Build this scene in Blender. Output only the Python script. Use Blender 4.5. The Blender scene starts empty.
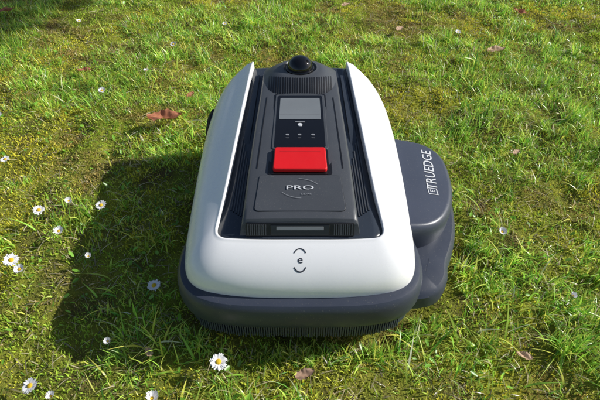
import bpy, math, random
import numpy as np
from mathutils import Vector, Matrix
from mathutils.bvhtree import BVHTree
random.seed(7); rng=np.random.default_rng(7)
scene=bpy.context.scene
R=math.radians

# ---------------------------------------------------------------- materials
def mat_new(name):
    m=bpy.data.materials.new(name); m.use_nodes=True
    nt=m.node_tree; b=nt.nodes['Principled BSDF']
    return m,nt,b
def plastic(name,col,rough=.4,spec=.5,bump=.0,bscale=900,coat=0,var=.06,metal=0,dust=0):
    m,nt,b=mat_new(name)
    b.inputs['Roughness'].default_value=rough
    b.inputs['Specular IOR Level'].default_value=spec
    b.inputs['Coat Weight'].default_value=coat
    b.inputs['Metallic'].default_value=metal
    tc=nt.nodes.new('ShaderNodeTexCoord')
    n=nt.nodes.new('ShaderNodeTexNoise'); n.inputs['Scale'].default_value=14; n.inputs['Detail'].default_value=8
    nt.links.new(tc.outputs['Object'],n.inputs['Vector'])
    r=nt.nodes.new('ShaderNodeValToRGB')
    r.color_ramp.elements[0].position=.3; r.color_ramp.elements[1].position=.75
    r.color_ramp.elements[0].color=(*[c*(1-var) for c in col],1)
    r.color_ramp.elements[1].color=(*[min(1,c*(1+var)) for c in col],1)
    nt.links.new(n.outputs['Fac'],r.inputs['Fac'])
    colout=r.outputs['Color']
    if dust>0:   # sparse fine dust specks
        nd=nt.nodes.new('ShaderNodeTexNoise'); nd.inputs['Scale'].default_value=420; nd.inputs['Detail'].default_value=2
        nt.links.new(tc.outputs['Object'],nd.inputs['Vector'])
        rd=nt.nodes.new('ShaderNodeValToRGB'); rd.color_ramp.elements[0].position=.66; rd.color_ramp.elements[1].position=.74
        nt.links.new(nd.outputs['Fac'],rd.inputs['Fac'])
        mm=nt.nodes.new('ShaderNodeMath'); mm.operation='MULTIPLY'; mm.inputs[1].default_value=dust
        nt.links.new(rd.outputs['Color'],mm.inputs[0])
        mx=nt.nodes.new('ShaderNodeMix'); mx.data_type='RGBA'
        nt.links.new(mm.outputs[0],mx.inputs[0]); nt.links.new(colout,mx.inputs[6]); mx.inputs[7].default_value=(.33,.31,.25,1)
        colout=mx.outputs[2]
    nt.links.new(colout,b.inputs['Base Color'])
    mr=nt.nodes.new('ShaderNodeMapRange'); mr.inputs['To Min'].default_value=rough*.8; mr.inputs['To Max'].default_value=min(1,rough*1.25)
    n2=nt.nodes.new('ShaderNodeTexNoise'); n2.inputs['Scale'].default_value=60; n2.inputs['Detail'].default_value=6
    nt.links.new(tc.outputs['Object'],n2.inputs['Vector'])
    nt.links.new(n2.outputs['Fac'],mr.inputs['Value']); nt.links.new(mr.outputs['Result'],b.inputs['Roughness'])
    if bump>0:
        n3=nt.nodes.new('ShaderNodeTexNoise'); n3.inputs['Scale'].default_value=bscale
        nt.links.new(tc.outputs['Object'],n3.inputs['Vector'])
        bp=nt.nodes.new('ShaderNodeBump'); bp.inputs['Strength'].default_value=bump; bp.inputs['Distance'].default_value=.0005
        nt.links.new(n3.outputs['Fac'],bp.inputs['Height']); nt.links.new(bp.outputs['Normal'],b.inputs['Normal'])
    return m
M_white=plastic('white_gloss_plastic',(.92,.915,.91),.27,.5,coat=.3,var=.015)
M_skirt=plastic('slate_plastic',(.046,.054,.078),.38,.5,bump=.25,dust=.35)
M_trim =plastic('slate_plastic_light',(.056,.065,.094),.36,.5,bump=.2,dust=.3)
M_spine=plastic('graphite_plastic',(.068,.073,.083),.40,.5,bump=.3,dust=.25)
M_inset=plastic('graphite_gloss',(.034,.042,.056),.18,.5,dust=.2)
M_black=plastic('black_plastic',(.008,.008,.010),.35,.5)
M_gloss=plastic('black_glass',(.006,.006,.008),.06,.6)
M_screen=plastic('lcd_screen',(.20,.215,.225),.25,.5)
M_red=plastic('red_plastic',(.76,.008,.012),.48,.4,bump=.3)
M_print=plastic('white_print',(.66,.67,.69),.5,.3)
M_grey=plastic('grey_print',(.28,.29,.31),.5,.3)
M_dkprint=plastic('dark_print',(.03,.035,.05),.5,.3)
M_rubber=plastic('rubber',(.02,.02,.021),.8,.3,bump=.6,bscale=300)

def attr_mat(name,trans=.35,rough=.5,spec=.35):
    m,nt,b=mat_new(name)
    a=nt.nodes.new('ShaderNodeAttribute'); a.attribute_name='Col'
    nt.links.new(a.outputs['Color'],b.inputs['Base Color'])
    b.inputs['Roughness'].default_value=rough; b.inputs['Specular IOR Level'].default_value=spec
    tr=nt.nodes.new('ShaderNodeBsdfTranslucent'); nt.links.new(a.outputs['Color'],tr.inputs['Color'])
    mx=nt.nodes.new('ShaderNodeMixShader'); mx.inputs[0].default_value=trans
    nt.links.new(b.outputs[0],mx.inputs[1]); nt.links.new(tr.outputs[0],mx.inputs[2])
    nt.links.new(mx.outputs[0],nt.nodes['Material Output'].inputs['Surface'])
    return m
M_grass=attr_mat('grass_blade',.42,.34,.6)
M_moss=attr_mat('moss_leaf',.3,.7,.2)
M_leaf=attr_mat('dry_leaf',.2,.65,.25)

# ---------------------------------------------------------------- mesh helpers
def empty(name,loc=(0,0,0)):
    e=bpy.data.objects.new(name,None); scene.collection.objects.link(e); e.location=loc; return e
def mkobj(name,verts,faces,mat,parent=None,smooth=True,angle=35):
    me=bpy.data.meshes.new(name); me.from_pydata([tuple(v) for v in verts],[],faces); me.validate(); me.update()
    if mat: me.materials.append(mat)
    import bmesh
    bm=bmesh.new(); bm.from_mesh(me); bmesh.ops.recalc_face_normals(bm,faces=bm.faces); bm.to_mesh(me); bm.free()
    if smooth:
        for p in me.polygons: p.use_smooth=True
        me.set_sharp_from_angle(angle=R(angle))
    o=bpy.data.objects.new(name,me); scene.collection.objects.link(o)
    if parent: o.parent=parent
    return o
def bevel(o,w,seg=3):
    m=o.modifiers.new('b','BEVEL'); m.width=w; m.segments=seg; m.limit_method='ANGLE'; m.angle_limit=R(40); return o
def loft(name,rings,mat,parent,closed=True,cap0=False,cap1=False,angle=35):
    n=len(rings[0]); V=[p for r in rings for p in r]; F=[]
    for i in range(len(rings)-1):
        for j in range(n if closed else n-1):
            k=(j+1)%n
            F.append((i*n+j,i*n+k,(i+1)*n+k,(i+1)*n+j))
    if cap0: F.append(tuple(range(n))[::-1])
    if cap1: F.append(tuple(range((len(rings)-1)*n,len(rings)*n)))
    return mkobj(name,V,F,mat,parent,True,angle)
def cr(pts,per):
    P=[np.array(p,float) for p in pts]
    P=[2*P[0]-P[1]]+P+[2*P[-1]-P[-2]]
    out=[]
    for i in range(1,len(P)-2):
        for k in range(per):
            t=k/per; a,b,c,d=P[i-1],P[i],P[i+1],P[i+2]
            out.append(.5*((2*b)+(-a+c)*t+(2*a-5*b+4*c-d)*t*t+(-a+3*b-3*c+d)*t**3))
    out.append(P[-2]); return out
def interp(xs,ys):
    return lambda d: float(np.interp(d,xs,ys))
def box(name,c,s,mat,parent,bv=0,rot=None):
    V=[];
    for x in(-1,1):
        for y in(-1,1):
            for z in(-1,1): V.append(Vector((x*s[0]/2,y*s[1]/2,z*s[2]/2)))
    if rot: V=[rot@v for v in V]
    V=[v+Vector(c) for v in V]
    F=[(0,1,3,2),(4,6,7,5),(0,4,5,1),(2,3,7,6),(0,2,6,4),(1,5,7,3)]
    o=mkobj(name,V,F,mat,parent,True,30)
    if bv: bevel(o,bv,2)
    return o
def join(objs,name,parent):
    dg=bpy.context.evaluated_depsgraph_get(); V=[];F=[];mi=[];mats=[]
    for o in objs:
        me=o.evaluated_get(dg).to_mesh(); off=len(V)
        V+= [o.matrix_world@v.co for v in me.vertices]
        m=o.data.materials[0]
        if m not in mats: mats.append(m)
        for p in me.polygons: F.append(tuple(off+i for i in p.vertices)); mi.append(mats.index(m))
        o.evaluated_get(dg).to_mesh_clear()
    for o in objs: bpy.data.objects.remove(o,do_unlink=True)
    me=bpy.data.meshes.new(name); me.from_pydata([tuple(v) for v in V],[],F)
    for m in mats: me.materials.append(m)
    me.polygons.foreach_set('material_index',mi)
    for p in me.polygons: p.use_smooth=True
    me.set_sharp_from_angle(angle=R(30))
    o=bpy.data.objects.new(name,me); scene.collection.objects.link(o)
    if parent: o.parent=parent
    return o

mower=empty('robot_lawn_mower')

# ---------------------------------------------------------------- white shell (U shaped, lofted)
ST=[((0,.540,.126),(0,.612,.200),.003),
    ((.07,.5415,.126),(.065,.612,.200),.003),
    ((.13,.547,.127),(.118,.614,.200),.003),
    ((.178,.559,.128),(.143,.618,.2005),.003),
    ((.206,.585,.130),(.1540,.632,.202),.004),
    ((.216,.63,.132),(.1535,.662,.206),.006),
    ((.220,.70,.136),(.1490,.715,.214),.010),
    ((.223,.80,.141),(.1435,.80,.2265),.014),
    ((.224,.90,.147),(.1380,.90,.238),.016),
    ((.222,1.00,.154),(.1330,1.00,.247),.017),
    ((.212,1.09,.168),(.1285,1.085,.2545),.017),
    ((.188,1.15,.192),(.1250,1.145,.260),.017),
    ((.142,1.178,.240),(.1220,1.174,.2625),.017)]
PER=5
Ls=cr([s[0] for s in ST],PER); Rs=cr([s[1] for s in ST],PER); Dp=[float(v[0]) for v in cr([(s[2],) for s in ST],PER)]
def prof(L,Rg,dep):
    o=np.array([L[0]-Rg[0],L[1]-Rg[1],0.]); w=np.linalg.norm(o); o/=max(w,1e-6); dz=Rg[2]-L[2]
    Z=np.array([0,0,1.])
    side=min(1,max(0,(L[1]-.60)/.12))
    P0=L;P1=L+Z*.55*dz+o*.004;P2=Rg+o*.38*w-Z*(.10+.18*side)*dz;P3=Rg
    pts=[L-o*.012+Z*.003,L-o*.010-Z*.002,L-o*.002-Z*.002,L-Z*.0005]
    for k in range(0,17):
        t=k/16; pts.append((1-t)**3*P0+3*t*(1-t)**2*P1+3*t*t*(1-t)*P2+t**3*P3)
    pts[4]=L+Z*.001
    pts+= [Rg-o*.001+Z*.0008, Rg-o*.0035+Z*.0010, Rg-o*.0048+Z*.0002, Rg-o*.0055-Z*.0015, Rg-o*.0062-Z*dep, Rg-o*.0062-Z*(dep+.004)]
    return pts
half=[prof(L,r,d) for L,r,d in zip(Ls,Rs,Dp)]
mir=[[p*np.array([-1,1,1]) for p in pr] for pr in half]
path=mir[::-1]+half[1:]
shell=loft('shell',path,M_white,mower,closed=False,cap0=True,cap1=True,angle=40)

rows=[];W=16
for pr,d in zip(half,Dp):
    a=pr[-2]+np.array([.002,0,.0008]); row=[]
    for k in range(W+1):
        x=-a[0]+2*a[0]*k/W
        row.append((x,a[1],a[2]+.003*(1-(x/max(a[0],1e-4))**2)*min(1,a[0]/.1)))
    rows.append(row)
V=[p for r in rows for p in r];F=[]
n=W+1
for i in range(len(rows)-1):
    for k in range(W): F.append((i*n+k,i*n+k+1,(i+1)*n+k+1,(i+1)*n+k))
inset=mkobj('inset_panel',V,F,M_inset,mower,True,60)
sol=inset.modifiers.new('s','SOLIDIFY'); sol.thickness=.004; sol.offset=-1
PZ=interp([p[-2][1] for p in half[15:]],[p[-2][2]+.0035 for p in half[15:]])
IW=interp([p[-2][1] for p in half[15:]],[p[-2][0] for p in half[15:]])

# ---------------------------------------------------------------- chassis + bumper skirt
def rrect(Df,Dr,hf,hr,rf,rr,z,n=10,bow=0.):
    pts=[]
    def arc(cx,cy,r,a0,a1):
        for k in range(n+1):
            a=R(a0+(a1-a0)*k/n); pts.append([cx+r*math.cos(a),cy+r*math.sin(a)])
    for k in range(8): 
        x=-(hf-rf)+2*(hf-rf)*k/8; pts.append([x,Df])
    arc(hf-rf,Df+rf,rf,-90,0); arc(hr-rr,Dr-rr,rr,0,90); arc(-(hr-rr),Dr-rr,rr,90,180); arc(-(hf-rf),Df+rf,rf,180,270)
    pts.pop()
    out=[]
    for x,y in pts:
        if y<Df+rf: y+=bow*(x/hf)**2
        out.append((x,y,z(x,y) if callable(z) else z))
    return out
ch=[rrect(.60,1.14,.17,.17,.05,.06,.050),rrect(.575,1.15,.180,.180,.06,.07,.075),rrect(.56,1.165,.198,.195,.06,.07,.12),
    rrect(.565,1.165,.198,.185,.06,.07,.150),rrect(.60,1.16,.160,.145,.05,.06,lambda x,y:.178+(y-.6)*.05),
    rrect(.64,1.155,.125,.110,.04,.04,lambda x,y:.185+(y-.63)*.075)]
loft('chassis',ch,M_black,mower,cap0=True,cap1=True)

SK=[(0,.515),(.06,.5155),(.11,.518),(.155,.525),(.193,.541),(.219,.568),(.232,.606),(.2335,.65),(.226,.70),(.214,.76),(.209,.83),(.208,1.0),(.203,1.10),(.180,1.155),(.12,1.182),(0,1.186)]
skh=[np.array(p) for p in cr(SK,5)]
full=skh+[p*np.array([-1,1]) for p in skh[-2:0:-1]]
def off(poly,d):
    n=len(poly);out=[]
    for i in range(n):
        t=poly[(i+1)%n]-poly[i-1]; t=t/np.linalg.norm(t); nn=np.array([t[1],-t[0]])
        out.append(poly[i]-nn*d)
    return out
def skring(d,z,dz=0): return [(p[0],p[1],z+ (dz*max(0,min(1,(p[1]-.6)/.4)))) for p in off(full,d)]
rings=[skring(.05,.130,.01),skring(.018,.1305,.01),skring(.0085,.128,.01),skring(.003,.122,.01),skring(.0005,.112,.008),skring(0,.098),skring(.0010,.083),skring(.004,.0705),
       skring(.0050,.0690),skring(.0105,.0682),skring(.0120,.066),skring(.0135,.036),skring(.016,.034),skring(.05,.034)]
loft('bumper_skirt',rings,M_skirt,mower,angle=30)
ribs=[]
base=off(full,.0115)
line=[p for p in base if p[1]<.60]
left=sorted([p for p in line if p[0]<0],key=lambda p:p[0]); right=sorted([p for p in line if p[0]>=0],key=lambda p:p[0])
ln=left+right; L=[0]
for i in range(1,len(ln)): L.append(L[-1]+np.linalg.norm(ln[i]-ln[i-1]))
L=np.array(L); X=np.array([p[0] for p in ln]); Y=np.array([p[1] for p in ln])
s=.055
while s<L[-1]-.055:
    x=np.interp(s,L,X); y=np.interp(s,L,Y); x2=np.interp(s+.002,L,X); y2=np.interp(s+.002,L,Y)
    ang=math.atan2(y2-y,x2-x); hh=random.uniform(.026,.033)
    ribs.append(box('r',(x,y-.0015,.0665-hh/2),(.0024,.006,hh),M_trim,None,0,Matrix.Rotation(ang,3,'Z')))
    s+=.0044
join(ribs,'bumper_comb',mower)

# ---------------------------------------------------------------- central spine
ZS=interp([.60,.640,.66,.71,.75,.81,.90,1.0,1.1,1.17],[.2270,.2290,.233,.241,.2465,.2520,.2585,.2640,.2685,.270])
HW=interp([.64,.80,1.0,1.17],[.1030,.0980,.0910,.086])
Ds=list(np.linspace(.640,1.122,32))
rg=[]
def sp_sec(d,dy=0):
    h=HW(d);z=ZS(d);pz=PZ(d)-.006
    P=[(-h-.006,pz),(-h-.0015,z-.010),(-h+.000,z-.0055),(-h+.003,z-.0022),(-h+.008,z-.0008)]
    P+=[(-h*.6,z),(-h*.25,z+.0004),(0,z+.0005)]
    P=P+[(-a,b) for a,b in P[-2::-1]]
    return [(x,d+dy,zz) for x,zz in P]
front=[(x,.6235 if z<.215 else .637,max(z,.196)-.0035 if z>.215 else .196) for x,_,z in sp_sec(.640)]
rg.append(front)
for d in Ds: rg.append(sp_sec(d))
spine=loft('center_cover',rg,M_spine,mower,closed=False,cap0=True,cap1=True,angle=32)
def slab(name,x0,D0,D1,h0,h1,lift,th,mat,r=.004,bv=.0012,zf=ZS):
    out=[]
    def arc(cx,cy,a0):
        for k in range(5):
            a=R(a0+90*k/4); out.append((cx+r*math.cos(a),cy+r*math.sin(a)))
    arc(h0-r,D0+r,-90); arc(h1-r,D1-r,0); arc(-(h1-r),D1-r,90); arc(-(h0-r),D0+r,180)
    top=[(x0+x,d,zf(d)+lift+th) for x,d in out]; bot=[(x0+x,d,zf(d)+lift) for x,d in out]
    o=loft(name,[bot,top],mat,mower,closed=True,cap0=True,cap1=True,angle=30)
    if bv: bevel(o,bv,3)
    return o
slab('cover_plate_seam',0,.655,.742,.083,.078,-.001,.0016,M_black,.008,0)
slab('cover_plate',0,.6558,.7412,.0824,.0776,-.001,.0024,M_spine,.007,.0006)
slab('display_surround',0,.742,1.012,.062,.058,-.001,.0018,M_black,.006,0)
slab('display_frame',0,.8150,1.008,.0570,.0545,-.001,.0030,M_spine,.006,.0006)
slab('display_glass',0,.8180,1.002,.0520,.0500,0,.0028,M_gloss,.005,.0005)
slab('lcd_screen',0,.912,.992,.0450,.0440,.0010,.0022,M_screen,.003,.0002)
slab('lcd_divider',0,.9285,.9293,.0440,.0440,.0012,.0023,M_grey,.0004,0)
slab('home_button',0,.8880,.8975,.0048,.0048,.0010,.0026,M_print,.0046,.0003)
slab('button_bar',0,.9015,.9035,.010,.010,.0010,.0022,M_grey,.0009,0)
for k,x in enumerate((-.026,-.001,.027)):
    slab('touch_key_%d'%k,x,.8570,.8620,.0035,.0035,.0010,.0022,M_grey,.0022,0)
    slab('touch_key_mark_%d'%k,x,.8480,.8492,.0033,.0033,.0010,.0022,M_grey,.0005,0)
slab('stop_button_bed',0,.7440,.8150,.0565,.0555,-.0008,.0022,M_black,.004,0)
slab('stop_button',0,.7480,.8115,.0520,.0505,.0010,.0090,M_red,.005,.0022)
slab('stop_button_groove',0,.7960,.7975,.040,.040,.0095,.0007,plastic('dark_red',(.35,.006,.01),.5),.0005,0)
for s in(-1,1):
    V=[];F=[]
    dd=np.linspace(.76,1.0,14)
    for i,d in enumerate(dd):
        x=s*(HW(d)-.016); w=.0009
        V+=[(x-w,d,ZS(d)+.0005),(x+w,d,ZS(d)+.0005)]
        if i: F.append((2*i-2,2*i-1,2*i+1,2*i))
    mkobj('cover_seam',V,F,M_black,mower)
A=Vector((0,.6365,.2245));B=Vector((0,.6240,.1985)); dn=(B-A).normalized(); nrm=Vector((1,0,0)).cross(dn).normalized()
if nrm.y>0: nrm=-nrm
rotF=Matrix((Vector((1,0,0)),dn,nrm)).transposed()
ln_=(B-A).length
box('front_recess',A+(B-A)*.5+nrm*.0008,(.194,ln_*.86,.002),M_black,mower,.0005,rotF)
box('front_sensor_window',A+(B-A)*.50+nrm*.0024,(.106,ln_*.66,.003),M_gloss,mower,.001,rotF)
box('front_sensor_band',A+(B-A)*.38+nrm*.0041,(.084,ln_*.22,.0012),M_grey,mower,.0004,rotF)
sl=[]
for s in(-1,1):
    for k in range(9):
        sl.append(box('s',A+(B-A)*.5+nrm*.0028+Vector((s*(.0615+k*.0039),0,0)),(.0020,ln_*.68,.003),M_spine,None,0,rotF))
join(sl,'front_vent_slats',mower)
rb=[]
for s in(-1,1):
    for k in range(5):
        V=[];F=[]
        for i,d in enumerate(np.linspace(.672+k*.004,.81+.022*k,12)):
            x=s*(HW(d)+.0085+k*.0050); z=PZ(d)-.0012-.0028*((abs(x)/.145)**2)+.0034
            V+=[(x-.0014,d,z-.004),(x-.0010,d,z),(x+.0010,d,z),(x+.0014,d,z-.004)]
            if i:
                for q in range(3): F.append((4*i-4+q,4*i-3+q,4*i+1+q,4*i+q))
        rb.append(mkobj('rb',V,F,M_spine,None))
join(rb,'inset_ribs',mower)
for s in(-1,1):
    V=[];F=[]
    for i,d in enumerate(np.linspace(.84,1.13,20)):
        k=min(1,(d-.84)/.10); k=k*k*(3-2*k)
        x0=s*(HW(d)+.012); x1=s*(IW(d)-.006); z=PZ(d)-.0035*(1-k)
        V+=[(x0,d,z-.002),(x0+s*.001,d,z-.001+.006*k),(x0+(x1-x0)*.75,d,z-.001+.005*k),(x1,d,z-.003)]
        if i:
            for q in range(3): F.append((4*i-4+q,4*i-3+q,4*i+1+q,4*i+q))
    mkobj('side_rail',V,F,M_inset,mower)

# ---------------------------------------------------------------- rear hump with lidar dome
def sgnp(v,e): return math.copysign(abs(v)**e,v)
def hump(t,th,lift=0):
    e=.62+.38*t
    a=.0875+(.043-.0875)*t; bf=.100+(.043-.100)*t; br=.050+(.043-.050)*t
    s=sgnp(math.sin(th),e); c=sgnp(math.cos(th),e)
    d=1.100-(bf if c>0 else br)*c
    zb=ZS(d)-.003; zt=.2860
    k=math.sin(t*math.pi/2)**1.15
    return (a*s,d,zb+(zt-zb)*k+lift)
N=72
rg=[[hump(t,2*math.pi*j/N,0) for j in range(N)] for t in np.linspace(0,1,12)]
rg=[[ (p[0],p[1],p[2]-.03) for p in rg[0]]]+rg
top=rg[-1]
rg.append([(p[0]*.93,1.1+(p[1]-1.1)*.93,p[2]+.0010) for p in top])
rg.append([(p[0]*.86,1.1+(p[1]-1.1)*.86,p[2]-.003) for p in top])
humpo=loft('lidar_housing',rg,M_spine,mower,cap1=True,angle=40)
def bvh(o):
    dg=bpy.context.evaluated_depsgraph_get(); return BVHTree.FromObject(o,dg)
def drape(verts,tree,lift):
    out=[]
    for v in verts:
        h=tree.ray_cast(Vector((v[0],v[1],1)),Vector((0,0,-1)))
        out.append((v[0],v[1],(h[0].z if h[0] else 0)+lift))
    return out
bpy.context.view_layer.update()
th_=bvh(humpo); sl=[]
for j in range(-13,14):
    x=j*.0056
    d0=1.011+.020*(x/.0865)**4; d1=1.100-.050*math.sqrt(max(0,1-(x/.079)**2))
    V=[];F=[]
    for i in range(9):
        d=d0+(d1-d0)*i/8
        V+=[(x-.0015,d),(x+.0015,d)]
        if i: F.append((2*i-2,2*i-1,2*i+1,2*i))
    sl.append(mkobj('g',drape(V,th_,.0005),F,M_black,None))
join(sl,'housing_grille',mower)
prof_=[(.0345,.283),(.0345,.2865),(.0325,.2885),(.0312,.2885)]
for k in range(10):
    a=R(90*k/10); prof_.append((.0305*math.cos(a),.2885+.0260*math.sin(a)))
rg=[[(r*math.cos(2*math.pi*j/48),1.1+r*math.sin(2*math.pi*j/48),z) for j in range(48)] for r,z in prof_]
loft('lidar_dome',rg,M_gloss,mower,cap1=True,angle=50)

# ---------------------------------------------------------------- side edge-trimmer housing
T1=[(.15,.998),(.24,.998),(.295,.992),(.333,.968),(.348,.925),(.348,.86),(.341,.79),(.329,.735),(.313,.690),(.297,.655),(.288,.620),(.268,.592),(.235,.578),(.19,.576)]
t1=[np.array(p) for p in cr(T1,5)]
def offo(poly,d):
    out=[];n=len(poly)
    for i in range(n):
        a=poly[max(0,i-1)];b=poly[min(n-1,i+1)];t=(b-a)/np.linalg.norm(b-a);nn=np.array([-t[1],t[0]])
        out.append(poly[i]-nn*d)
    return out
def tring(poly,d,z): return [(p[0],p[1],z(p) if callable(z) else z) for p in offo(poly,d)]
zt=lambda p:.096-.10*max(0,.66-p[1])
loft('trimmer_guard',[tring(t1,.03,.042),tring(t1,.006,.042),tring(t1,.002,.046),tring(t1,0,.060),tring(t1,.0005,.078),tring(t1,.004,lambda p:zt(p)-.006),tring(t1,.010,zt),tring(t1,.04,lambda p:zt(p)+.004)],M_skirt,mower,closed=True,cap0=True,cap1=True)
T2=[(.15,.992),(.24,.992),(.290,.986),(.323,.963),(.338,.925),(.339,.87),(.331,.81),(.312,.755),(.285,.715),(.25,.692),(.20,.682),(.15,.682)]
t2=[np.array(p) for p in cr(T2,5)]
zt2=lambda p:.163-.17*max(0,p[0]-.21)
tr_top=loft('trimmer_cover',[tring(t2,.004,.085),tring(t2,.001,.100),tring(t2,0,lambda p:zt2(p)-.018),tring(t2,.0015,lambda p:zt2(p)-.009),tring(t2,.005,lambda p:zt2(p)-.003),tring(t2,.009,lambda p:zt2(p)-.0005),tring(t2,.013,zt2)],M_trim,mower,closed=True,cap0=True,cap1=True)

# ---------------------------------------------------------------- wheels
def wheel(x,d,r,w):
    rg=[];P=[(r*.35,-w/2+.006),(r*.5,-w/2),(r*.72,-w/2+.003),(r*.9,-w/2),(r,-w/2+.008),(r,w/2-.008),(r*.9,w/2),(r*.72,w/2-.003),(r*.5,w/2),(r*.35,w/2-.006)]
    for rr,o in P:
        rg.append([(x+o,d+rr*math.cos(2*math.pi*j/64)*(1+(.035 if (j%4<2 and rr>=r*.99) else 0)),r+rr*math.sin(2*math.pi*j/64)*(1+(.035 if (j%4<2 and rr>=r*.99) else 0))) for j in range(64)])
    return loft('wheel',rg,M_rubber,mower,cap0=True,cap1=True)
wheel(-.205,1.05,.092,.045); wheel(.195,1.05,.092,.040)
wheel(-.13,.62,.035,.03); wheel(.13,.62,.035,.03)

# ---------------------------------------------------------------- prints
def text(name,body,size,loc,rotz,target,mat,sx=1,sy=1,lift=.0008,bold=0.):
    cu=bpy.data.curves.new(name,'FONT'); cu.body=body; cu.size=size; cu.align_x='CENTER'; cu.align_y='CENTER'; cu.resolution_u=3; cu.offset=bold
    o=bpy.data.objects.new(name,cu); scene.collection.objects.link(o)
    bpy.context.view_layer.update()
    dg=bpy.context.evaluated_depsgraph_get(); me=o.evaluated_get(dg).to_mesh()
    c,s=math.cos(rotz),math.sin(rotz)
    V=[(loc[0]+(v.co.x*sx)*c-(v.co.y*sy)*s,loc[1]+(v.co.x*sx)*s+(v.co.y*sy)*c) for v in me.vertices]
    F=[tuple(p.vertices) for p in me.polygons]
    bpy.data.objects.remove(o,do_unlink=True)
    return mkobj(name,drape(V,target,lift),F,mat,mower,False)
def arcline(name,cx,cy,rx,ry,a0,a1,w,target,mat,lift=.0008,n=20):
    V=[];F=[]
    for i in range(n+1):
        a=R(a0+(a1-a0)*i/n)
        for q in(-1,1): V.append((cx+(rx+q*w/2)*math.cos(a),cy+(ry+q*w/2)*math.sin(a)))
        if i: F.append((2*i-2,2*i-1,2*i+1,2*i))
    return mkobj(name,drape(V,target,lift),F,mat,mower,False)
bpy.context.view_layer.update()
ts=bvh(spine); tsh=bvh(shell); tt=bvh(tr_top)
text('series_lettering','PRO',.0150,(0,.7085),0,ts,M_print,1.85,.90,.0022,.0001)
arcline('series_swoosh',.004,.718,.046,.034,215,268,.0009,ts,M_grey,.0022)
arcline('series_swoosh_top',-.004,.697,.046,.034,35,88,.0009,ts,M_grey,.0022)
text('series_small','LiDAR',.0060,(0.012,.6935),0,ts,M_grey,1.2,1,.0022)
text('trimmer_lettering','TRUEDGE',.0325,(.2910,.882),R(85),tt,M_print,1.0,1.0,.0008,.0002)
arcline('emblem_arc_top',0,.5805,.0125,.0175,35,145,.0018,tsh,M_dkprint)
arcline('emblem_arc_bottom',0,.5775,.0125,.0150,215,325,.0018,tsh,M_dkprint)
text('emblem_letter','e',.019,(0.0005,.5800),0,tsh,M_dkprint,1.1,.9)
for (w,h,m,l) in((.021,.021,M_print,.0008),(.0165,.0165,M_trim,.0012)):
    V=[(.2830+x,.8040+y) for x,y in((-w/2,-h/2),(w/2,-h/2),(w/2,h/2),(-w/2,h/2))]
    mkobj('trimmer_icon',drape(V,tt,l),[(0,1,2,3)],m,mower,False)
text('trimmer_icon_letter','E',.0155,(.2830,.8040),R(85),tt,M_print,1,1,.0016)

# ---------------------------------------------------------------- terrain
class VN:
    def __init__(s,seed): s.t=np.random.default_rng(seed).random((256,256))
    def __call__(s,x,y):
        xi=np.floor(x).astype(int);yi=np.floor(y).astype(int);fx=x-xi;fy=y-yi
        fx=fx*fx*(3-2*fx);fy=fy*fy*(3-2*fy)
        g=lambda a,b:s.t[a%256,b%256]
        return (g(xi,yi)*(1-fx)+g(xi+1,yi)*fx)*(1-fy)+(g(xi,yi+1)*(1-fx)+g(xi+1,yi+1)*fx)*fy
n1,n2,n3,n4=VN(1),VN(2),VN(3),VN(4)
def fbm(n,x,y,o=4):
    r=0;a=.5;t=0
    for k in range(o): r=r+a*n(x*2**k+17*k,y*2**k+31*k);t+=a;a*=.5
    return r/t
def gh(x,y):
    x=np.asarray(x,float);y=np.asarray(y,float)
    return .036*(fbm(n1,x*3,y*3,2)-.5)+.034*(fbm(n2,x*13,y*13,3)-.5)-.004
def axis(c,inner,step,outer,n):
    a=np.arange(-inner,inner+1e-6,step); b=inner+ (outer-inner)*(np.linspace(0,1,n)[1:]**3.2)
    return c+np.concatenate([-b[::-1],a,b])
ax=axis(0,2.2,.012,400,40); ay=axis(1.4,2.2,.012,400,40)
GX,GY=np.meshgrid(ax,ay); GZ=gh(GX,GY)
nx,ny=len(ax),len(ay)
co=np.stack([GX.ravel(),GY.ravel(),GZ.ravel()],1)
i=np.arange((nx-1)*(ny-1)); r=i//(nx-1); c=i%(nx-1); v0=r*nx+c
quads=np.stack([v0,v0+1,v0+nx+1,v0+nx],1)
def npmesh(name,co,quads,mat,col=None,smooth=True,parent=None):
    me=bpy.data.meshes.new(name)
    me.vertices.add(len(co)); me.vertices.foreach_set('co',co.astype(np.float32).ravel())
    me.loops.add(quads.size); me.loops.foreach_set('vertex_index',quads.astype(np.int32).ravel())
    me.polygons.add(len(quads)); me.polygons.foreach_set('loop_start',np.arange(0,quads.size,4,dtype=np.int32))
    me.polygons.foreach_set('loop_total',np.full(len(quads),4,dtype=np.int32))
    if smooth: me.polygons.foreach_set('use_smooth',np.ones(len(quads),bool))
    me.update(calc_edges=True)
    if col is not None:
        a=me.color_attributes.new('Col','FLOAT_COLOR','POINT')
        a.data.foreach_set('color',np.concatenate([np.clip(col,0,.95),np.ones((len(col),1))],1).astype(np.float32).ravel())
    me.materials.append(mat)
    o=bpy.data.objects.new(name,me); scene.collection.objects.link(o)
    if parent:o.parent=parent
    return o
mg,nt,b=mat_new('ground_soil_moss')
tc=nt.nodes.new('ShaderNodeTexCoord')
na=nt.nodes.new('ShaderNodeTexNoise');na.inputs['Scale'].default_value=9;na.inputs['Detail'].default_value=10;na.inputs['Roughness'].default_value=.7
nt.links.new(tc.outputs['Object'],na.inputs['Vector'])
rp=nt.nodes.new('ShaderNodeValToRGB');e=rp.color_ramp.elements
e[0].position=.33;e[0].color=(.11,.07,.04,1);e[1].position=.7;e[1].color=(.32,.33,.04,1)
m_=e.new(.48);m_.color=(.17,.18,.03,1)
nt.links.new(na.outputs['Fac'],rp.inputs['Fac']);nt.links.new(rp.outputs['Color'],b.inputs['Base Color'])
b.inputs['Roughness'].default_value=.95;b.inputs['Specular IOR Level'].default_value=.1
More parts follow.
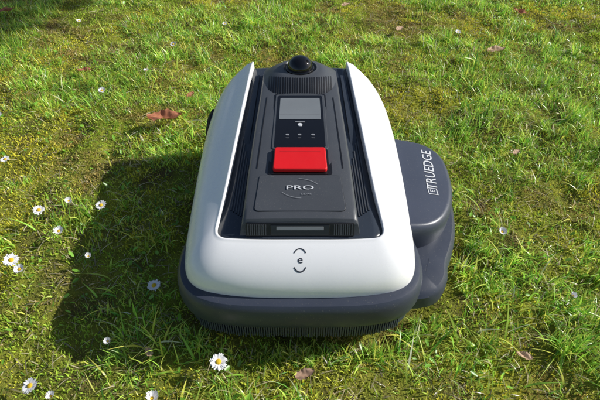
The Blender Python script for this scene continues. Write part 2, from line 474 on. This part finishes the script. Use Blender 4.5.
nb=nt.nodes.new('ShaderNodeTexNoise');nb.inputs['Scale'].default_value=180;nb.inputs['Detail'].default_value=6
nt.links.new(tc.outputs['Object'],nb.inputs['Vector'])
bp=nt.nodes.new('ShaderNodeBump');bp.inputs['Strength'].default_value=1;bp.inputs['Distance'].default_value=.006
nt.links.new(nb.outputs['Fac'],bp.inputs['Height']);nt.links.new(bp.outputs['Normal'],b.inputs['Normal'])
npmesh('ground',co,quads,mg)

# ---------------------------------------------------------------- blades
def footprint(x,y,m=0.):
    a=(np.abs(x)<.225+m)&(y>.535-m)&(y<1.19+m)&~((np.abs(x)>.18+m)&(y<.57-m))
    bb=(x>0)&(x<.342+m)&(y>.60-m)&(y<.99+m)
    return a|bb
def blades(x,y,L,w,lean,az,cols,levels=5,twist=.5,curve=2.0):
    n=len(x);z0=gh(x,y)-.002
    t=np.linspace(0,1,levels)[None,:]
    hor=L[:,None]*lean[:,None]*t**curve
    ver=L[:,None]*(t*np.sqrt(np.clip(1-(lean[:,None]*.8)**2,.04,1))-(lean[:,None]**2)*.25*t**3)
    cx,sx=np.cos(az)[:,None],np.sin(az)[:,None]
    px=x[:,None]+hor*cx; py=y[:,None]+hor*sx; pz=z0[:,None]+np.maximum(ver,.001*t)
    wa=az+np.pi/2+rng.normal(0,twist,n)
    ww=w[:,None]*.5*np.clip(1.0-t**2.2*.93,.05,1)*(0.75+.5*np.sin(t*np.pi))
    wx=np.cos(wa)[:,None]*ww; wy=np.sin(wa)[:,None]*ww
    A=np.stack([px-wx,py-wy,pz],2);B=np.stack([px+wx,py+wy,pz+ww*rng.normal(0,.5,(n,1))],2)
    co=np.stack([A,B],2).reshape(-1,3)
    base=(np.arange(n)*levels*2)[:,None]; k=np.arange(levels-1)[None,:]*2
    v=base+k; q=np.stack([v,v+1,v+3,v+2],2).reshape(-1,4)
    g=np.ones((n,levels,1))*cols[:,None,:]
    f=t[:,:,None]
    g=g*(1-f**3*.22)+np.array([.70,.72,.18])[None,None,:]*(f**3*.22)
    col=np.repeat(g.reshape(-1,3),2,axis=0)
    return co,q,col
def merge(parts):
    C=[];Q=[];K=[];o=0
    for co,q,k in parts: C.append(co);Q.append(q+o);K.append(k);o+=len(co)
    return np.concatenate(C),np.concatenate(Q),np.concatenate(K)
def region(n,margin=.15,y0=.25,y1=2.75):
    x=rng.uniform(-1.9,1.9,int(n*2.6)); y=rng.uniform(y0,y1,int(n*2.6))
    hw=.34+.47*y+margin
    k=np.abs(x)<hw
    return x[k][:n],y[k][:n]
def lush(x,y):
    v=fbm(n3,x*3.4+5,y*3.4+9,4)
    return np.clip((v-.48)*6.0+.50*np.clip(x,-.5,.8)+.25+.42*np.clip((.62-y)*4,0,1),0,1)
def palette(n,x,y,lu):
    r=rng.random(n); p=fbm(n4,x*5,y*5,3)
    g1=np.array([.39,.74,.085]);g2=np.array([.70,.93,.14]);g3=np.array([.13,.36,.045]);st=np.array([.90,.80,.52]);yl=np.array([.84,.82,.13])
    c=g1[None]*np.ones((n,1))
    c=np.where((r<.34)[:,None],g2,c); c=np.where(((r>.34)&(r<.48))[:,None],g3,c)
    c=np.where(((r>.48)&(r<.57+.22*(1-lu)))[:,None],yl,c)
    c=np.where((r>.935)[:,None],st,c)
    c=c*(.72+.56*p)[:,None]*rng.uniform(.66,1.28,(n,1))
    return c
parts=[]
def clumps(nc,keepf,cn,spr,Lr,wr,gain=1.0,xy=None,beta=(2.4,1.5)):
    cx,cy=region(nc) if xy is None else xy; lu=lush(cx,cy)
    keep=rng.random(len(cx))<keepf(lu); cx,cy,lu=cx[keep],cy[keep],lu[keep]
    cnt=rng.integers(cn[0],cn[1],len(cx))
    ix=np.repeat(np.arange(len(cx)),cnt)
    sp=rng.uniform(spr[0],spr[1],len(cx))[ix]
    x=cx[ix]+rng.normal(0,1,len(ix))*sp; y=cy[ix]+rng.normal(0,1,len(ix))*sp
    scale=rng.uniform(.55,1.25,len(cx))[ix]
    L=rng.uniform(Lr[0],Lr[1],len(ix))*scale*(.65+.5*lu[ix])
    az=rng.uniform(0,2*np.pi,len(ix)); caz=rng.uniform(0,2*np.pi,len(cx))[ix]; az=np.where(rng.random(len(ix))<.45,caz+rng.normal(0,.5,len(ix)),az)
    lean=np.clip(rng.beta(beta[0],beta[1],len(ix))*1.15,.05,1.05)
    w=rng.uniform(wr[0],wr[1],len(ix))
    k=~footprint(x,y,.0)
    L=np.where(footprint(x,y,.012),np.minimum(L,.032),L)
    ccol=rng.uniform(.68,1.30,(len(cx),1))[ix]
    cols=palette(len(ix),x,y,lu[ix])*ccol*gain
    parts.append(blades(x[k],y[k],L[k],w[k],lean[k],az[k],cols[k]))
clumps(5400,lambda l:.10+.85*l,(8,24),(.006,.024),(.014,.038),(.0014,.0034))
clumps(360,lambda l:.08+.85*l,(16,50),(.010,.028),(.032,.062),(.0018,.0038),1.1,beta=(2.2,1.6))
ex=rng.uniform(-.22,.24,60); ey=.520+.9*np.maximum(0,np.abs(ex)-.16)-rng.uniform(.0,.03,60)
clumps(60,lambda l:l*0+1,(8,22),(.006,.016),(.024,.046),(.0014,.003),1.0,(ex,ey))
n=54000; x,y=region(n); n=len(x); lu=lush(x,y)
L=rng.uniform(.010,.028,n)*(.65+.45*lu); lean=np.clip(rng.beta(2,1.4,n)*1.2,.05,1.1)
k=(~footprint(x,y,0))&(rng.random(n)<.28+.6*lu)
parts.append(blades(x[k],y[k],L[k],rng.uniform(.0008,.0022,n)[k],lean[k],rng.uniform(0,6.28,n)[k],palette(n,x,y,lu)[k]))
n=1700;x,y=region(n);n=len(x);lu=lush(x,y);k=(~footprint(x,y,.03))&(rng.random(n)<.1+.8*lu)
L=rng.uniform(.04,.085,n);parts.append(blades(x[k],y[k],L[k],rng.uniform(.0022,.0042,n)[k],rng.uniform(.7,1.0,n)[k],rng.uniform(0,6.28,n)[k],palette(n,x,y,lu)[k]*1.1,7,.3,1.6))
n=15000;x,y=region(n);n=len(x);k=~footprint(x,y,.02)
st=np.array([.86,.74,.50])[None]*rng.uniform(.25,1.15,(n,1))
parts.append(blades(x[k],y[k],rng.uniform(.010,.045,n)[k],rng.uniform(.0008,.0024,n)[k],rng.uniform(.98,1.2,n)[k],rng.uniform(0,6.28,n)[k],st[k],4,.3,1.1))
n=100000; x=rng.uniform(-5,5,n); y=rng.uniform(-2.5,7,n)
k=(np.abs(x)>.34+.47*y+.12)|(y<.28)|(y>2.7); x,y=x[k],y[k];n=len(x);lu=lush(x,y)
parts.append(blades(x,y,rng.uniform(.03,.06,n),rng.uniform(.003,.006,n),rng.uniform(.2,1,n),rng.uniform(0,6.28,n),palette(n,x,y,lu),4))
co,q,col=merge(parts)
npmesh('grass',co,q,M_grass,col)
# moss layer
parts=[]
n=260000;x,y=region(n,.1);n=len(x);lu=lush(x,y)
cush=fbm(n2,x*22,y*22,2)
k=rng.random(n)<(1.05-.60*lu)
p=fbm(n4,x*7+40,y*7,3)[:,None]
ma=np.array([.86,.78,.070]);mb=np.array([.47,.66,.065]);mc=np.array([.46,.28,.12])
f_=np.clip((p-.40)*4.5,0,1)
c=ma*f_+mb*(1-f_)
rr=fbm(n1,x*9+3,y*9+8,4)[:,None]
br=np.clip((rr-.55)*9,0,1)*.80; c=c*(1-br)+mc*br
c=np.where(rng.random((n,1))<.07,np.array([.72,.54,.30]),c)*rng.uniform(.45,1.35,(n,1))
L=rng.uniform(.006,.013,n)*(.5+1.0*cush)
parts.append(blades(x[k],y[k],L[k],rng.uniform(.0014,.0032,n)[k],rng.uniform(.1,1.0,n)[k],rng.uniform(0,6.28,n)[k],c[k],3,1.0))
co,q,col=merge(parts)
npmesh('moss',co,q,M_moss,col)
n=3000;x,y=region(n);k=(fbm(n1,x*4+60,y*4+2,3)>.50)&(~footprint(x,y,.01));x,y=x[k],y[k];n=len(x)
r_=rng.uniform(.0025,.006,n);z=gh(x,y)+rng.uniform(.006,.018,n)
aa=rng.uniform(0,6.28,n);C=[]
tx=rng.normal(0,.5,n);ty=rng.normal(0,.5,n)
ca,sa=np.cos(aa),np.sin(aa)
for (rad,th) in ((0,0),)+tuple((1,j*2*np.pi/8) for j in range(8)):
    lx=rad*r_*np.cos(th)*1.35;ly=rad*r_*np.sin(th)*.65
    dx=lx*ca-ly*sa;dy=lx*sa+ly*ca
    C.append(np.stack([x+dx,y+dy,z+dx*tx+dy*ty+(rad*.2*r_*abs(np.sin(th)))],1))
C=np.stack(C,1).reshape(-1,3);bq=(np.arange(n)*9)[:,None]
Q=np.concatenate([bq+np.array([[0,1,2,3]]),bq+np.array([[0,3,4,5]]),bq+np.array([[0,5,6,7]]),bq+np.array([[0,7,8,1]])])
kc=np.repeat(np.array([.26,.54,.06])[None]*rng.uniform(.5,1.4,(n,1)),9,axis=0)
npmesh('weed_leaves',C,Q,M_grass,kc)

# ---------------------------------------------------------------- daisies
M_stem=plastic('daisy_stem',(.16,.28,.05),.6); M_yel=plastic('daisy_centre',(.80,.52,.02),.8,bump=1,bscale=2500)
M_wpet=plastic('daisy_petal',(.87,.86,.85),.6)
def daisy(x,y,r,hgt,tilt=(0,0),name='daisy',closed=0.):
    g=float(gh(x,y)); V=[];F=[];mi=[]
    T=Matrix.Rotation(tilt[0],3,'X')@Matrix.Rotation(tilt[1],3,'Y')
    top=Vector((x,y,g+hgt))
    npet=random.randint(19,26)
    for ring in (0,1):
        for i in range(npet):
            a=2*math.pi*(i+ring*.5)/npet+random.gauss(0,.07); Lp=r*random.uniform(.82,1.08)*(1-.06*ring); wv=r*.105
            up=(random.uniform(.02,.26)+closed)*r; b0=len(V)
            for (s,ww,uz) in((.22,.5,0),(.5,1.0,.35),(.82,1.0,.8),(.97,.5,1.0)):
                for q in(-1,1):
                    p=Vector((math.cos(a)*s*Lp-math.sin(a)*q*wv*ww,math.sin(a)*s*Lp+math.cos(a)*q*wv*ww,up*uz+ring*.0006))
                    V.append(top+T@p)
            for k in range(3): F.append((b0+2*k,b0+2*k+1,b0+2*k+3,b0+2*k+2)); mi.append(0)
    b0=len(V);rc=r*.34
    for k in range(5):
        ph=R(90*k/5)
        for j in range(14):
            V.append(top+T@Vector((rc*math.cos(ph)*math.cos(j*2*math.pi/14),rc*math.cos(ph)*math.sin(j*2*math.pi/14),.0008+rc*.65*math.sin(ph))))
        if k:
            for j in range(14): F.append((b0+(k-1)*14+j,b0+(k-1)*14+(j+1)%14,b0+k*14+(j+1)%14,b0+k*14+j)); mi.append(1)
    F.append(tuple(b0+4*14+j for j in range(14)));mi.append(1)
    b0=len(V);foot=Vector((x+random.uniform(-.01,.01),y+random.uniform(-.01,.01),g-.003))
    for k in range(5):
        c=foot.lerp(top,k/4)
        for j in range(6): V.append(c+Vector((.0009*math.cos(j*math.pi/3),.0009*math.sin(j*math.pi/3),0)))
        if k:
            for j in range(6): F.append((b0+(k-1)*6+j,b0+(k-1)*6+(j+1)%6,b0+k*6+(j+1)%6,b0+k*6+j)); mi.append(2)
    me=bpy.data.meshes.new(name);me.from_pydata([tuple(v) for v in V],[],F)
    for m in(M_wpet,M_yel,M_stem): me.materials.append(m)
    me.polygons.foreach_set('material_index',mi)
    for p in me.polygons:p.use_smooth=True
    o=bpy.data.objects.new(name,me);scene.collection.objects.link(o)
DA=[(-.618,.863,.0145,.042,0),(-.478,.884,.0135,.042,0),(-.625,.717,.0165,.042,0),(-.299,.644,.0145,.045,0),(-.146,.471,.0160,.045,0),(-.470,.430,.0145,.042,0),
    (-.556,.809,.012,.038,.3),(-.794,1.074,.013,.04,0),(-.631,1.417,.012,.04,.2),(-.471,1.77,.012,.04,.1),(-.558,.894,.009,.038,.6),(-.464,.732,.007,.038,.7),
    (-.252,.405,.011,.042,1.0),(.459,.796,.010,.038,.5),(-.595,.69,.012,.038,.3),(.62,1.9,.011,.04,.1),(-.9,2.0,.011,.04,.1),(-1.4,1.5,.013,.04,0),(.9,.55,.013,.04,0),
    (-.43,.415,.008,.036,.9),(-.36,.52,.007,.036,.8),(-.9,1.28,.010,.04,.2),(-.52,1.55,.009,.038,.3),(.55,.62,.007,.036,.9),(-.30,1.95,.010,.04,.1)]
for (x,y,r,h,c) in DA: daisy(x,y,r,h,(random.uniform(.05,.4),random.uniform(-.25,.25)),closed=c)

# ---------------------------------------------------------------- dry leaves
def dleaf(x,y,size,ang,col,curl=.28,lob=5):
    nu,nv=22,8;V=[];F=[];K=[];g=float(gh(x,y))+.026
    for i in range(nu+1):
        u=i/nu; hw=size*.30*math.sin(math.pi*u**.85)**.7*(1-.30*abs(math.sin(u*math.pi*lob))) + size*.012
        for j in range(nv+1):
            v=j/nv*2-1; px=(u-.5)*size; py=v*hw
            pz=curl*size*(v*v*.30+ (u-.5)**2*.55)+.05*size*math.sin(9*u+3*v)-.01*size*(abs(v)<.1)
            c,s=math.cos(ang),math.sin(ang)
            V.append((x+px*c-py*s,y+px*s+py*c,g+pz)); f=random.uniform(.75,1.2)*(1.25 if abs(v)<.1 else 1)
            K.append([col[0]*f,col[1]*f,col[2]*f])
    for i in range(nu):
        for j in range(nv): a=i*(nv+1)+j;F.append((a,a+1,a+nv+2,a+nv+1))
    npmesh('dry_leaf',np.array(V),np.array(F),M_leaf,np.array(K))
br=(.50,.20,.11);tn=(.66,.45,.30)
for a in [(-.402,1.271,.100,.15,br),(.731,1.76,.075,.3,tn),(.009,.456,.038,.4,(.42,.27,.19)),(.40,1.95,.05,1.,tn),(-1.25,2.12,.07,.5,br),(.95,2.15,.07,2.,br),(-.35,1.42,.04,1.2,br),
          (-.28,.50,.025,2.2,tn),(.60,1.12,.030,.7,tn),(-.62,.56,.035,1.4,br),(.42,.50,.030,2.7,tn),(-.75,1.6,.05,.1,br),(.2,2.2,.05,.7,tn)]: dleaf(*a)

# ---------------------------------------------------------------- tree outside the frame (dappled shade on the far left lawn)
SUN=Vector((1.56,.30,1.0)).normalized()
tree=empty('deciduous_tree',(0,0,0))
mb_,nt,b=mat_new('bark');tc=nt.nodes.new('ShaderNodeTexCoord');nn=nt.nodes.new('ShaderNodeTexNoise');nn.inputs['Scale'].default_value=12;nn.inputs['Detail'].default_value=8
nt.links.new(tc.outputs['Object'],nn.inputs['Vector']);rp=nt.nodes.new('ShaderNodeValToRGB');rp.color_ramp.elements[0].color=(.04,.03,.02,1);rp.color_ramp.elements[1].color=(.2,.15,.11,1)
nt.links.new(nn.outputs['Fac'],rp.inputs['Fac']);nt.links.new(rp.outputs['Color'],b.inputs['Base Color']);b.inputs['Roughness'].default_value=.9
def tube(path,r0,r1,name='limb'):
    path=[Vector(tuple(p)) for p in cr([tuple(p) for p in path],4)];n=len(path);rg=[]
    for i,p in enumerate(path):
        d=(path[min(n-1,i+1)]-path[max(0,i-1)]).normalized();a=d.orthogonal().normalized();b_=d.cross(a);r=r0+(r1-r0)*i/(n-1)
        rg.append([tuple(p+a*r*math.cos(j*math.pi/5)+b_*r*math.sin(j*math.pi/5)) for j in range(10)])
    return loft(name,rg,mb_,tree,cap1=True,angle=60)
CC=Vector((-2.25+1.56*4.2,2.62+.30*4.2,4.2)); TX,TY=CC.x+.6,CC.y+.9
tube([(TX,TY,-.1),(TX-.05,TY-.05,1.2),(TX-.2,TY-.3,2.2),(TX-.4,TY-.65,3.4),(CC.x,CC.y,5.0)],.15,.04,'trunk')
tips=[]
for k in range(18):
    a=random.uniform(0,6.28);h=random.uniform(2.2,4.2);f=(h)/4.2
    s=Vector((TX-.5*f*f,TY-.8*f*f,h)); e_=CC+Vector((math.cos(a)*random.uniform(.5,1.1),math.sin(a)*random.uniform(.5,1.1),random.uniform(-.8,.8)))
    m=(s+e_)/2+Vector((0,0,.2)); tube([s,m,e_],.04,.010); tips+= [e_,m,(m+e_)/2]
C=[];
for tpt in tips*2:
    cc=np.array(tpt)+rng.normal(0,.14,3); k=100
    C.append(cc+rng.normal(0,.12,(k,3)))
C=np.concatenate(C);n=len(C)
u=rng.normal(0,1,(n,3));u/=np.linalg.norm(u,axis=1,keepdims=True);v=np.cross(u,rng.normal(0,1,(n,3)));v/=np.linalg.norm(v,axis=1,keepdims=True)
s=rng.uniform(.03,.055,(n,1))
co=np.stack([C-u*s*1.4,C+v*s*.7,C+u*s*1.4,C-v*s*.7],1).reshape(-1,3)
q=np.arange(4*n).reshape(-1,4);kc=np.repeat(np.array([.07,.13,.025])[None]*rng.uniform(.6,1.5,(n,1)),4,axis=0)
npmesh('crown',co,q,M_grass,kc,False,tree)

# ---------------------------------------------------------------- light, sky, camera
w=bpy.data.worlds.new('World');scene.world=w;w.use_nodes=True
nt=w.node_tree;bg=nt.nodes['Background'];sk=nt.nodes.new('ShaderNodeTexSky');sk.sky_type='NISHITA';sk.sun_disc=False
el=math.asin(SUN.z);azm=math.atan2(SUN.x,SUN.y)
sk.sun_elevation=el;sk.sun_rotation=azm
nt.links.new(sk.outputs[0],bg.inputs['Color']);bg.inputs['Strength'].default_value=.088
ld=bpy.data.lights.new('sun','SUN');ld.energy=5;ld.angle=R(.5);ld.color=(1,.975,.92)
lo=bpy.data.objects.new('sun',ld);scene.collection.objects.link(lo);lo.rotation_euler=SUN.to_track_quat('Z','Y').to_euler();lo.location=SUN*10
cd=bpy.data.cameras.new('camera');cam=bpy.data.objects.new('camera',cd);scene.collection.objects.link(cam)
cam.location=(0,0,.85);cam.rotation_euler=(R(90-42),0,0);cd.lens=30;cd.sensor_width=36;cd.clip_start=.01;cd.clip_end=2000
scene.camera=cam
scene.view_settings.view_transform='Standard';scene.view_settings.look='None';scene.view_settings.exposure=0
